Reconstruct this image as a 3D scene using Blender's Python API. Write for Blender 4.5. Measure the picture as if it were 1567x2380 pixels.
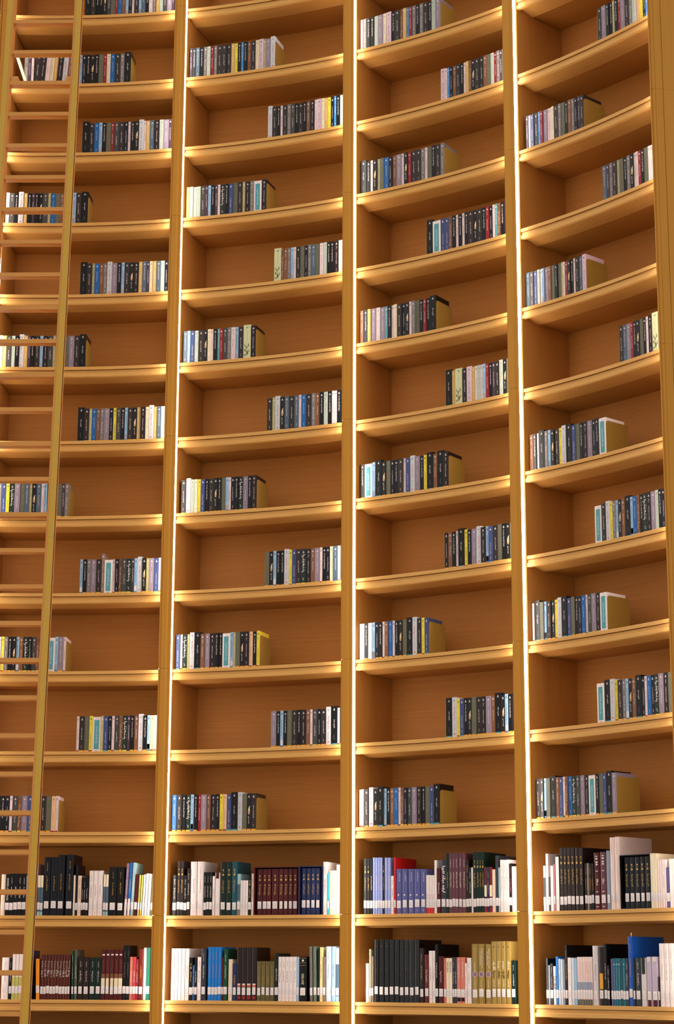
import bpy, math, random
from mathutils import Matrix, Vector, Euler
random.seed(7)
C = bpy.context.scene.collection
scene = bpy.context.scene
for o in list(bpy.data.objects): bpy.data.objects.remove(o)

# ------------------------------------------------------------------ camera, light, exposure
Z0 = 1.45                       # height of the lowest shelf seen above the floor
cam_data = bpy.data.cameras.new('camera')
cam = bpy.data.objects.new('camera', cam_data); C.objects.link(cam)
cam_data.sensor_fit = 'VERTICAL'; cam_data.sensor_height = 36.0; cam_data.lens = 68.729
cam_data.clip_start = 0.05; cam_data.clip_end = 200
_r = Vector((0.96739975, -0.25322049, 0.00413589))
_u = Vector((-0.06217517, -0.22163858, 0.97314469))
_f = Vector((0.2455035, 0.94167708, 0.23015713))
cam.matrix_world = Matrix(((_r.x, _u.x, -_f.x, 0.0), (_r.y, _u.y, -_f.y, -6.9348),
                           (_r.z, _u.z, -_f.z, Z0 + 0.1381), (0, 0, 0, 1)))
scene.camera = cam
scene.view_settings.view_transform = 'Standard'
scene.view_settings.look = 'None'
scene.view_settings.gamma = 1.0
scene.view_settings.use_curve_mapping = False
scene.view_settings.exposure = 0.0
world = bpy.data.worlds.new('hall_light'); scene.world = world; world.use_nodes = True
bg = world.node_tree.nodes['Background']
WORLD_STRENGTH = 1.03
# the lit hall: bright above, dim towards the floor
_N, _L = world.node_tree.nodes, world.node_tree.links
_tc = _N.new('ShaderNodeTexCoord'); _sx = _N.new('ShaderNodeSeparateXYZ'); _rp = _N.new('ShaderNodeValToRGB'); _mr = _N.new('ShaderNodeMapRange')
_mr.inputs['From Min'].default_value = -1.0; _mr.inputs['From Max'].default_value = 1.0
_L.new(_tc.outputs['Generated'], _sx.inputs[0]); _L.new(_sx.outputs['Z'], _mr.inputs[0]); _L.new(_mr.outputs[0], _rp.inputs[0]); _L.new(_rp.outputs[0], bg.inputs[0])
_e = _rp.color_ramp.elements
_e[0].position = 0.41; _e[0].color = (0.07, 0.06, 0.05, 1)
_e[1].position = 0.62; _e[1].color = (1.0, 0.94, 0.88, 1)
_x = _e.new(0.49); _x.color = (0.85, 0.79, 0.73, 1)
bg.inputs[1].default_value = WORLD_STRENGTH
LED_STRENGTH = 24.0
LED_COLOUR = (1.0, 0.95, 0.87)

# ------------------------------------------------------------------ materials
MATS = {}
def new_mat(name):
    m = bpy.data.materials.new(name); m.use_nodes = True
    return m, m.node_tree.nodes, m.node_tree.links, m.node_tree.nodes['Principled BSDF']
def wood(name, base, dark, rough=0.42, along='x', seam=False, grain=1.0):
    """oak veneer: UV is in metres, grain runs along u ('x') or v ('y')"""
    m, N, L, P = new_mat(name)
    uv = N.new('ShaderNodeTexCoord'); mp = N.new('ShaderNodeMapping')
    s = (2.2, 120.0, 1.0) if along == 'x' else (120.0, 2.2, 1.0)
    mp.inputs['Scale'].default_value = s
    L.new(uv.outputs['UV'], mp.inputs['Vector'])
    oi = N.new('ShaderNodeObjectInfo')
    add = N.new('ShaderNodeVectorMath'); add.operation = 'ADD'
    cx = N.new('ShaderNodeCombineXYZ'); mul = N.new('ShaderNodeMath'); mul.operation = 'MULTIPLY'; mul.inputs[1].default_value = 37.0
    L.new(oi.outputs['Random'], mul.inputs[0]); L.new(mul.outputs[0], cx.inputs['Z']); L.new(mul.outputs[0], cx.inputs['X'])
    L.new(mp.outputs[0], add.inputs[0]); L.new(cx.outputs[0], add.inputs[1])
    n1 = N.new('ShaderNodeTexNoise'); n1.inputs['Scale'].default_value = 1.0; n1.inputs['Detail'].default_value = 5; n1.inputs['Distortion'].default_value = 0.6
    L.new(add.outputs[0], n1.inputs['Vector'])
    n2 = N.new('ShaderNodeTexNoise'); n2.inputs['Scale'].default_value = 4.5; n2.inputs['Detail'].default_value = 3
    L.new(add.outputs[0], n2.inputs['Vector'])
    mx = N.new('ShaderNodeMath'); mx.operation = 'MULTIPLY_ADD'; mx.inputs[1].default_value = 0.6
    m2 = N.new('ShaderNodeMath'); m2.operation = 'MULTIPLY'; m2.inputs[1].default_value = 0.4
    L.new(n2.outputs['Fac'], m2.inputs[0]); L.new(n1.outputs['Fac'], mx.inputs[0]); L.new(m2.outputs[0], mx.inputs[2])
    ramp = N.new('ShaderNodeValToRGB')
    ramp.color_ramp.elements[0].position = 0.5 - 0.22 / grain; ramp.color_ramp.elements[0].color = (*dark, 1)
    ramp.color_ramp.elements[1].position = 0.5 + 0.22 / grain; ramp.color_ramp.elements[1].color = (*base, 1)
    L.new(mx.outputs[0], ramp.inputs[0]); L.new(ramp.outputs[0], P.inputs['Base Color'])
    P.inputs['Roughness'].default_value = rough
    P.inputs['Specular IOR Level'].default_value = 0.16
    bmp = N.new('ShaderNodeBump'); bmp.inputs['Strength'].default_value = 0.06; bmp.inputs['Distance'].default_value = 0.001
    L.new(mx.outputs[0], bmp.inputs['Height']); L.new(bmp.outputs[0], P.inputs['Normal'])
    return m
OAK = (0.48, 0.208, 0.046); OAKD = (0.39, 0.158, 0.031)
WOOD_X = wood('oak_veneer_along', OAK, OAKD, along='x')
WOOD_Y = wood('oak_veneer_upright', OAK, OAKD, along='y')
WOOD_B = wood('oak_back_veneer', (0.53, 0.218, 0.045), (0.40, 0.152, 0.029), rough=0.55, along='x')
WOOD_P = wood('oak_pilaster', (0.62, 0.285, 0.036), (0.55, 0.245, 0.028), along='y')
WOOD_N = wood('oak_shelf_lipping', (0.68, 0.372, 0.108), (0.59, 0.31, 0.082), along='x')
WOOD_M = wood('oak_front_board_lit', (0.57, 0.275, 0.068), (0.49, 0.225, 0.050), along='x')  # lighter copy for the underside bevel: the light it catches is put into the colour
WOOD_L = wood('ladder_oak', (0.70, 0.325, 0.085), (0.62, 0.275, 0.064), along='y')
def plain(name, col, rough=0.45, metal=0.0, spec=0.4, noise=0.06, scale=60):
    if name in MATS: return MATS[name]
    m, N, L, P = new_mat(name)
    tc = N.new('ShaderNodeTexCoord'); nz = N.new('ShaderNodeTexNoise'); nz.inputs['Scale'].default_value = scale; nz.inputs['Detail'].default_value = 3
    L.new(tc.outputs['Object'], nz.inputs['Vector'])
    mix = N.new('ShaderNodeMix'); mix.data_type = 'RGBA'
    a = [max(0, c * (1 - noise)) for c in col]; b = [min(1, c * (1 + noise)) for c in col]
    mix.inputs[6].default_value = (*a, 1); mix.inputs[7].default_value = (*b, 1)
    L.new(nz.outputs['Fac'], mix.inputs[0]); L.new(mix.outputs[2], P.inputs['Base Color'])
    P.inputs['Roughness'].default_value = rough; P.inputs['Metallic'].default_value = metal
    P.inputs['Specular IOR Level'].default_value = spec
    MATS[name] = m
    return m
GOLDP = plain('gold_paint', (0.60, 0.355, 0.032), 0.45, 0.0, 0.4, 0.05, 30)
BOOKEND = plain('bronze_bookend', (0.36, 0.215, 0.038), 0.42, 0.2, 0.5, 0.06, 40)
BLACKM = plain('black_bookend_foot', (0.02, 0.018, 0.016), 0.4)
PAGES = plain('book_pages', (0.78, 0.70, 0.58), 0.9, noise=0.12, scale=300)
STICKER = plain('paper_sticker', (0.82, 0.74, 0.72), 0.6)
LEDM, N, L, P = new_mat('led_diffuser')
P.inputs['Base Color'].default_value = (0.9, 0.9, 0.88, 1); P.inputs['Emission Color'].default_value = (*LED_COLOUR, 1)
P.inputs['Emission Strength'].default_value = LED_STRENGTH
nz = N.new('ShaderNodeTexNoise'); nz.inputs['Scale'].default_value = 40; mr = N.new('ShaderNodeMapRange')
mr.inputs['To Min'].default_value = 0.35; mr.inputs['To Max'].default_value = 0.45
L.new(nz.outputs['Fac'], mr.inputs[0]); L.new(mr.outputs[0], P.inputs['Roughness'])

def srgb(r, g, b):
    f = lambda c: (c / 255 / 12.92) if c <= 10 else ((c / 255 + 0.055) / 1.055) ** 2.4
    return (f(r), f(g), f(b))
COL = {  # cover colours, display values; one white holds the glare of a light strip
 'black': (12, 11, 11), 'white': (238, 224, 220), 'cream': (225, 205, 180), 'ivory': (238, 222, 190), 'peach': (232, 200, 176),
 'inky': (11, 15, 25), 'charcoal': (58, 50, 46), 'slate': (52, 54, 64), 'navy': (36, 44, 84), 'umber': (38, 25, 22), 'brown': (122, 78, 52),
 'lilac': (196, 182, 196), 'teal': (84, 156, 162), 'dkteal': (24, 80, 92), 'tealset': (20, 104, 122), 'green': (16, 72, 50), 'green2': (40, 108, 90),
 'dkgreen': (10, 34, 27), 'ltblue': (150, 186, 216), 'azure': (24, 118, 196), 'cobalt': (22, 84, 176), 'blue': (40, 96, 170), 'paleblue': (200, 214, 226),
 'paleteal': (150, 184, 186), 'mauve': (138, 108, 130), 'maroon': (78, 16, 20), 'brick': (104, 34, 28), 'red': (142, 32, 34), 'salmon': (204, 112, 92),
 'salmonset': (214, 124, 104), 'pinkred': (180, 62, 70), 'rose': (196, 120, 132), 'lime': (190, 182, 92), 'olive': (106, 98, 66), 'sage': (160, 164, 132),
 'taupe': (140, 118, 104), 'grey': (120, 112, 108), 'greygreen': (104, 118, 100), 'greengrey': (84, 88, 76), 'paleyellow': (232, 214, 150), 'orange': (238, 146, 38),
 'peri': (146, 158, 214), 'plum': (100, 58, 66), 'violet': (96, 82, 130), 'cyan': (76, 178, 208), 'bluegrey': (140, 150, 168), 'pinkwhite': (238, 214, 206),
 'paper': (238, 226, 196), 'greywhite': (214, 204, 204), 'gloss': (6, 6, 7), 'gold': (206, 166, 92), 'yellow': (232, 208, 64), 'amber': (222, 160, 48), 'tan': (196, 160, 110),
 'olivegold': (92, 84, 46), 'goldolive': (164, 134, 66), 'blueset': (86, 90, 150), 'crimson': (196, 26, 28), 'lavender': (142, 126, 140), 'indigo': (62, 74, 120),
 'navyblack': (16, 18, 32), 'darkbrown': (48, 38, 35), 'maroonblack': (36, 23, 25), 'brownish': (128, 84, 56), 'photo': (28, 23, 20), 'silver': (200, 200, 204),
 'greyolive': (100, 98, 78), 'paleolive': (176, 166, 110), 'forest': (30, 44, 36), 'palegreen': (206, 208, 160), 'palesage': (178, 188, 172), 'skyblue': (56, 140, 208),
 'mottled': (130, 84, 54), 'purple': (72, 52, 66), 'warmcream': (228, 212, 178), 'slateblue': (78, 96, 112), 'midblue': (30, 96, 162), 'softpink': (222, 198, 196),
 'midgrey': (122, 114, 110), 'darkgrey': (66, 64, 62), 'pink': (214, 184, 196), 'glarewhite': (224, 230, 240), 'peachcream': (236, 190, 146), 'lilacset': (186, 170, 190)}
def cmat(key, rough=None):
    n = 'cover_' + key
    if n in MATS: return MATS[n]
    r = 0.16 if key == 'gloss' else (0.38 if rough is None else rough)
    return plain(n, srgb(*COL[key]), r, 0, 0.45 if key == 'gloss' else 0.25, 0.05, 80)

# ------------------------------------------------------------------ mesh helpers
class MB:
    """collects faces with material keys and UVs in metres; build() links ONE object"""
    def __init__(s): s.v = []; s.f = []; s.m = []; s.uv = []; s.mats = []
    def mi(s, mat):
        if mat not in s.mats: s.mats.append(mat)
        return s.mats.index(mat)
    def quad(s, pts, mat, uv=None):
        b = len(s.v); s.v += [tuple(p) for p in pts]; s.f.append(tuple(range(b, b + len(pts)))); s.m.append(s.mi(mat))
        if uv is None:
            p = [Vector(q) for q in pts]; e = (p[1] - p[0]); l = e.length or 1; e /= l
            w = (p[-1] - p[0]); n = w - e * w.dot(e); n = n.normalized() if n.length > 1e-9 else Vector((0, 0, 1))
            uv = [((q - p[0]).dot(e), (q - p[0]).dot(n)) for q in p]
        s.uv.append(uv)
    def box(s, x0, x1, y0, y1, z0, z1, mat):
        X = [(x0, y0, z0), (x1, y0, z0), (x1, y1, z0), (x0, y1, z0), (x0, y0, z1), (x1, y0, z1), (x1, y1, z1), (x0, y1, z1)]
        for q in ((0, 3, 2, 1), (4, 5, 6, 7), (0, 1, 5, 4), (1, 2, 6, 5), (2, 3, 7, 6), (3, 0, 4, 7)):
            pts = [X[i] for i in q]
            if q in ((0, 3, 2, 1), (4, 5, 6, 7)): uv = [(p[0], p[1]) for p in pts]
            elif q in ((0, 1, 5, 4), (2, 3, 7, 6)): uv = [(p[0], p[2]) for p in pts]
            else: uv = [(p[1], p[2]) for p in pts]
            s.quad(pts, mat, uv)
    def prism(s, poly, z0, z1, mat, cap=None):
        """poly: ccw plan polygon (x,y)"""
        n = len(poly); u = 0
        for i in range(n):
            a, b = poly[i], poly[(i + 1) % n]; l = math.hypot(b[0] - a[0], b[1] - a[1])
            s.quad([(a[0], a[1], z0), (b[0], b[1], z0), (b[0], b[1], z1), (a[0], a[1], z1)], mat, [(u, z0), (u + l, z0), (u + l, z1), (u, z1)]); u += l
        s.quad([(p[0], p[1], z1) for p in poly], cap or mat, [(p[0], p[1]) for p in poly])
        s.quad([(p[0], p[1], z0) for p in reversed(poly)], cap or mat, [(p[0], p[1]) for p in reversed(poly)])
    def merge(s, o, M):
        b = len(s.v); s.v += [tuple(M @ Vector(p)) for p in o.v]
        for f, m, uv in zip(o.f, o.m, o.uv):
            s.f.append(tuple(i + b for i in f)); s.m.append(s.mi(o.mats[m])); s.uv.append(uv)
    def mesh(s, name, weld=True):
        me = bpy.data.meshes.new(name); me.from_pydata(s.v, [], s.f)
        for m in s.mats: me.materials.append(m)
        uvl = me.uv_layers.new(name='UVMap'); k = 0
        for p, mi, uv in zip(me.polygons, s.m, s.uv):
            p.material_index = mi
            for li, c in zip(p.loop_indices, uv): uvl.data[li].uv = c
        if weld:
            import bmesh
            bm = bmesh.new(); bm.from_mesh(me); bmesh.ops.remove_doubles(bm, verts=bm.verts, dist=1e-6); bm.to_mesh(me); bm.free()
        me.update(); return me
    def build(s, name, parent=None, loc=(0, 0, 0), rotz=0.0, weld=True):
        o = bpy.data.objects.new(name, s.mesh(name, weld)); C.objects.link(o)
        o.location = loc; o.rotation_euler = (0, 0, rotz)
        if parent: o.parent = parent
        return o
def tag(o, label=None, cat=None, group=None, kind=None):
    if label: o['label'] = label
    if cat: o['category'] = cat
    if group: o['group'] = group
    if kind: o['kind'] = kind
    return o
def empty(name, loc=(0, 0, 0), rotz=0.0):
    o = bpy.data.objects.new(name, None); C.objects.link(o); o.location = loc; o.rotation_euler = (0, 0, rotz); o.empty_display_size = 0.1
    return o
def P3(r, phi, z): return (r * math.sin(phi), r * math.cos(phi), z)
R = math.radians

# ------------------------------------------------------------------ the room
FLOORM, N, L, P = new_mat('dark_wood_floor')
tc = N.new('ShaderNodeTexCoord'); br = N.new('ShaderNodeTexBrick'); br.inputs['Scale'].default_value = 2.0
br.inputs['Color1'].default_value = (0.16, 0.085, 0.04, 1); br.inputs['Color2'].default_value = (0.13, 0.066, 0.03, 1); br.inputs['Mortar'].default_value = (0.03, 0.018, 0.01, 1)
br.inputs['Mortar Size'].default_value = 0.006; br.inputs['Brick Width'].default_value = 2.2; br.inputs['Row Height'].default_value = 0.25
L.new(tc.outputs['Object'], br.inputs['Vector']); L.new(br.outputs['Color'], P.inputs['Base Color']); P.inputs['Roughness'].default_value = 0.4
fl = MB(); fl.box(-9, 12, -12, 9, -0.1, 0.0, FLOORM)
tag(fl.build('floor'), kind='structure')

# ------------------------------------------------------------------ the curved bookcase
RN = 4.009                       # radius of the shelf fronts
RB = 4.365                       # radius of the back panels
KZ = {0: .0011, 1: .4390, 2: .8823, 3: 1.3187, 4: 1.7611, 5: 2.1997, 6: 2.6400, 7: 3.0793, 8: 3.5190, 9: 3.9578, 10: 4.3987, 11: 4.8396, 12: 5.2802, 13: 5.7234}
for k in (-3, -2, -1): KZ[k] = k * 0.44
for k in (14, 15): KZ[k] = 5.7234 + (k - 13) * 0.4405
def ZK(k): return Z0 + KZ[k]
TOP = ZK(15)
BAYS = {0: (-3.548, 10.648), 1: (11.652, 25.862), 2: (26.862, 41.129), 3: (42.129, 56.130), 4: (57.130, 70.6)}
BAYNAME = {0: 'bay left of the ladder bay', 1: 'ladder bay', 2: 'second bay', 3: 'third bay', 4: 'right bay'}

SHELF_PROF = [(RB, 0.0), (4.010, 0.0), (RN, -0.0015), (RN, -0.0175), (4.026, -0.0178), (4.026, -0.0210), (4.0165, -0.0215), (4.0165, -0.0360), (4.0105, -0.0375), (RN, -0.039), (RN, -0.0555),
              (4.0105, -0.057), (4.030, -0.057), (4.034, -0.0425), (4.129, -0.0660), (4.132, -0.0665), (4.135, -0.060), (RB, -0.060)]
def shelf_mesh(b):
    a0, a1 = R(BAYS[b][0]), R(BAYS[b][1]); c = (a0 + a1) / 2; hw = 4.005 * math.sin((a1 - a0) / 2) - 0.0008
    n = 28; m = MB(); prof = SHELF_PROF
    acc = [0]
    for i in range(1, len(prof)): acc.append(acc[-1] + math.hypot(prof[i][0] - prof[i-1][0], prof[i][1] - prof[i-1][1]))
    def pt(i, j):
        r, z = prof[i]; t = -1 + 2 * j / n
        w = hw if r > 4.0 else hw
        return P3(r, t * math.asin(w / r), z)
    for i in range(len(prof) - 1):
        for j in range(n):
            q = [pt(i, j), pt(i, j+1), pt(i+1, j+1), pt(i+1, j)]
            u0, u1 = j / n * 2 * hw, (j + 1) / n * 2 * hw
            m.quad(q, WOOD_N if 1 <= i <= 12 else (WOOD_M if i == 13 else WOOD_X), [(u0, acc[i]), (u1, acc[i]), (u1, acc[i+1]), (u0, acc[i+1])])
    e = [pt(i, 0) for i in range(len(prof))]; m.quad(e, WOOD_X, [(p[1], p[2]) for p in e])
    e = [pt(i, n) for i in reversed(range(len(prof)))]; m.quad(e, WOOD_X, [(p[1], p[2]) for p in e])
    return m.mesh('shelf'), -c, hw
def make_bay(b):
    root = empty('bookcase_bay', (0, 0, 0))
    me, rz, hw = shelf_mesh(b)
    root.rotation_euler = (0, 0, rz)
    first = None
    for k in range(-3, 16):
        if first is None:
            first = bpy.data.objects.new('shelf', me); s = first
        else: s = first.copy()
        C.objects.link(s); s.parent = root; s.location = (0, 0, ZK(k))
    a0, a1 = R(BAYS[b][0]), R(BAYS[b][1]); half = (a1 - a0) / 2
    # side panels, parallel to each other, with a proud front board
    for sgn in (-1, 1):
        m = MB(); x = hw + 0.0010; t = 0.012
        y0 = math.sqrt(4.006 ** 2 - x * x); ym = math.sqrt(4.135 ** 2 - x * x); y1 = math.sqrt((RB + 0.01) ** 2 - x * x)
        poly = [(x - 0.0006, y0), (x + t, y0), (x + t, y1), (x + 0.0030, y1), (x + 0.0030, ym + 0.003), (x - 0.0006, ym)]
        if sgn < 0: poly = [(-p[0], p[1]) for p in reversed(poly)]
        m.prism(poly, 0.09, TOP, WOOD_Y)
        m.build('side_panel', root)
    m = MB(); n = 28; bw = math.asin((hw + 0.004) / RB)
    for j in range(n):
        p0, p1 = -bw + 2 * bw * j / n, -bw + 2 * bw * (j + 1) / n
        q = [P3(RB, p0, 0.09), P3(RB, p1, 0.09), P3(RB, p1, TOP), P3(RB, p0, TOP)]
        u0, u1 = p0 * RB, p1 * RB
        m.quad(q, WOOD_B, [(u0, 0), (u1, 0), (u1, TOP), (u0, TOP)])
        q = [P3(RB + .012, p1, 0.09), P3(RB + .012, p0, 0.09), P3(RB + .012, p0, TOP), P3(RB + .012, p1, TOP)]
        m.quad(q, WOOD_B, [(u0, 0), (u1, 0), (u1, TOP), (u0, TOP)])
    m.build('back_panel', root)
    m = MB(); pw = math.asin(hw / 4.05)
    for j in range(n):
        p0, p1 = -pw + 2 * pw * j / n, -pw + 2 * pw * (j + 1) / n
        m.quad([P3(4.05, p0, 0.0), P3(4.05, p1, 0.0), P3(4.05, p1, 0.09), P3(4.05, p0, 0.09)], WOOD_X)
    m.build('plinth', root)
    lab = {0: 'curved oak bookcase bay just beyond the left edge, empty shelves', 1: 'curved oak bookcase bay behind the leaning ladder, leftmost of the bays',
           2: 'curved oak bookcase bay, second from the left, between two white light strips',
           3: 'curved oak bookcase bay, third from the left, with its left wall showing',
           4: 'curved oak bookcase bay, rightmost, its shelves rising steeply to the right'}[b]
    return tag(root, lab, 'bookcase', 'curved bookcase bays')
for b in range(5): make_bay(b)

# uprights between the bays; light strips set into both flanks
SEG = [(0.0, ZK(-2)), (ZK(-2), ZK(1)), (ZK(1), ZK(4)), (ZK(4), ZK(7)), (ZK(7), ZK(10)), (ZK(10), ZK(13)), (ZK(13), TOP)]
def make_pilaster(phi, hwL, hwR, label, leds=(True, True), name='pilaster'):
    root = empty(name, P3(4.0, phi, 0), -phi)
    cl = 0.0032
    poly = [(-hwL + cl, 0.004), (-hwL + cl, -0.0270), (-hwL, -0.0270), (-hwL, -0.030), (-hwL + .0008, -0.031), (-hwL + 0.0105, -0.031), (-hwL + 0.0112, -0.018), (-hwL + 0.0138, -0.018), (-hwL + 0.0142, -0.0385), (-hwL + .0155, -0.040),
            (hwR - 0.026, -0.040), (hwR - 0.021, -0.0375), (hwR - 0.019, -0.0345), (hwR - 0.002, -0.0335), (hwR, -0.032), (hwR, -0.0270), (hwR - cl, -0.0270), (hwR - cl, 0.004)]
    for z0, z1 in SEG:
        m = MB(); m.prism(poly, z0 + (0.0006 if z0 > 0 else 0.0), z1 - 0.0006, WOOD_P); m.build('upright_panel', root)
    m = MB(); m.box(-hwL + .0165, hwR - .0165, 0.0042, 0.07, 0.0, TOP, WOOD_P); m.build('core_post', root)
    m = MB(); m.box(-hwL + cl + .001, hwR - cl - .001, -0.0175 if hwR > .02 else -0.01, 0.0035, 0.0005, TOP - .0005, WOOD_P); m.build('backing_strip', root)
    for sgn, on in zip((-1, 1), leds):
        if not on: continue
        x = -hwL if sgn < 0 else hwR
        m = MB()
        for z0, z1 in SEG[:]:
            x0, x1 = sorted((x - sgn * (cl - 0.0001), x + sgn * 0.0002))
            m.box(x0, x1, -0.0235, -0.0030, z0 + 0.05, z1 + 0.047 if z1 < TOP else z1, LEDM)
        tag(m.build('light_strip', root), 'glowing white vertical light strip')
    return tag(root, label, 'pilaster', 'oak pilasters between the bays')
PIL = [(11.15, 'oak pilaster left of the ladder bay, beside the ladder top'),
       (26.362, 'oak pilaster between the ladder bay and the second bay'),
       (41.629, 'oak pilaster between the second and third bays'),
       (56.630, 'oak pilaster between the third bay and the right bay')]
for ph, lb in PIL: make_pilaster(R(ph), 0.0342, 0.0342, lb)
make_pilaster(R(70.6) + 0.018 / 4.0, 0.0172, 0.0172, 'narrow oak pilaster at the right end of the bookcase', (True, False))
make_pilaster(R(-4.05), 0.0342, 0.0342, 'oak pilaster beyond the left edge', (False, True))
# return panels to the right of the last bay
base = P3(3.972, R(70.6) + 0.037 / 4.0, 0)
def wall_panel(x0, x1, name):
    m = MB()
    for z0, z1 in SEG: m.box(base[0] + x0, base[0] + x1, base[1] - 0.0, base[1] + 0.04, z0, z1 - 0.0006, WOOD_P)
    return tag(m.build(name), kind='structure')
wall_panel(0.0, 0.038, 'trim_1'); wall_panel(0.0405, 1.2, 'wall_right')

# ------------------------------------------------------------------ the ladder
LP0 = Vector((1.131, 3.5275, 5.5396 + Z0)); LV = Vector((-0.00408, -0.01242, -0.19955))
def make_ladder():
    root = empty('library_ladder', tuple(LP0 + LV * 34.7))
    d = (-LV).normalized()
    lat = Vector((math.cos(R(16.2)), -math.sin(R(16.2)), 0)); lat = (lat - d * lat.dot(d)).normalized()
    fwd = d.cross(lat).normalized()
    if fwd.y > 0: fwd = -fwd            # towards the room
    base_off = root.location.copy()
    def W(t, y, z): return LP0 + lat * t - fwd * y + d * z - base_off     # y into the shelf, z up the ladder
    def box(m, t0, t1, y0, y1, z0, z1, mat, gr='z'):
        X = [W(t, y, z) for z in (z0, z1) for (t, y) in ((t0, y0), (t1, y0), (t1, y1), (t0, y1))]
        for q, uvk in (((0, 3, 2, 1), 'h'), ((4, 5, 6, 7), 'h'), ((0, 1, 5, 4), 'f'), ((1, 2, 6, 5), 's'), ((2, 3, 7, 6), 'f'), ((3, 0, 4, 7), 's')):
            tyz = [((t0, t1, t1, t0)[i % 4], (y0, y0, y1, y1)[i % 4], (z0, z1)[i // 4]) for i in q]
            a = [(p[0], p[2]) if uvk == 'f' else ((p[1], p[2]) if uvk == 's' else (p[0], p[1])) for p in tyz]
            if gr == 't': a = [(v, u) for u, v in a]
            m.quad([X[i] for i in q], mat, a)
    Lb, Lt = -34.7 * LV.length, 1.25
    RW = 0.350
    for side in (-1, 1):
        m = MB()
        if side > 0: w0, w1, g0, g1 = 0.0, 0.016, 0.012, 0.0415
        else: w0, w1, g0, g1 = -RW - 0.016, -RW, -RW - 0.0415, -RW - 0.012
        box(m, min(w0, g0), max(w1, g1), 0.004, 0.065, Lb, Lt, WOOD_L)
        box(m, w0, w1, 0.000, 0.006, Lb, Lt, WOOD_L)
        st = m.build('stile', root)
        if side > 0:
            e = MB(); box(e, .0415, .0440, .016, .034, Lb, Lt, plain('dark_edge_strip', (0.09, 0.035, 0.010), 0.8, noise=0.5, scale=160)); tag(e.build('edge_strip', st), 'dark rough strip along the outer edge')
        g = MB(); zz = Lb
        while zz < Lt:                      # gold facing in lengths with hairline joints
            z1 = min(zz + 1.9, Lt); box(g, g0, g1, -0.002, 0.0038, zz, z1 - 0.001, GOLDP); zz = z1
        tag(g.build('stile_facing', st), 'gold painted facing strip')
    for i in range(-5, 35):
        m = MB(); z1 = -i * LV.length
        box(m, -RW + 0.0005, -0.0005, 0.002, 0.048, z1 - 0.0235, z1, WOOD_L, 't')
        m.build('rung', root)
    # rounded blocks that hold the ladder against the shelf near the top
    for t0, t1 in ((-RW + 0.001, -RW + 0.042), (-0.030, -0.001)):
        m = MB(); z = -2 * LV.length + 0.0005; n = 8; rd = .022
        poly = [(.010, z), (.075, z), (.075, z + .042)] + [(.010 + rd - rd * math.sin(q / n * PI2), z + .042 - rd + rd * math.cos(q / n * PI2)) for q in range(n + 1)]
        pts0 = [W(t0, p[0], p[1]) for p in poly]; pts1 = [W(t1, p[0], p[1]) for p in poly]
        m.quad(pts0, WOOD_L); m.quad(list(reversed(pts1)), WOOD_L)
        for q in range(len(poly)):
            r = (q + 1) % len(poly); m.quad([pts0[r], pts0[q], pts1[q], pts1[r]], WOOD_L)
        m.build('hook_block', root)
    return tag(root, 'tall oak library ladder with gold edges leaning on the leftmost bay', 'ladder')
PI2 = math.pi / 2
make_ladder()
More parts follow.
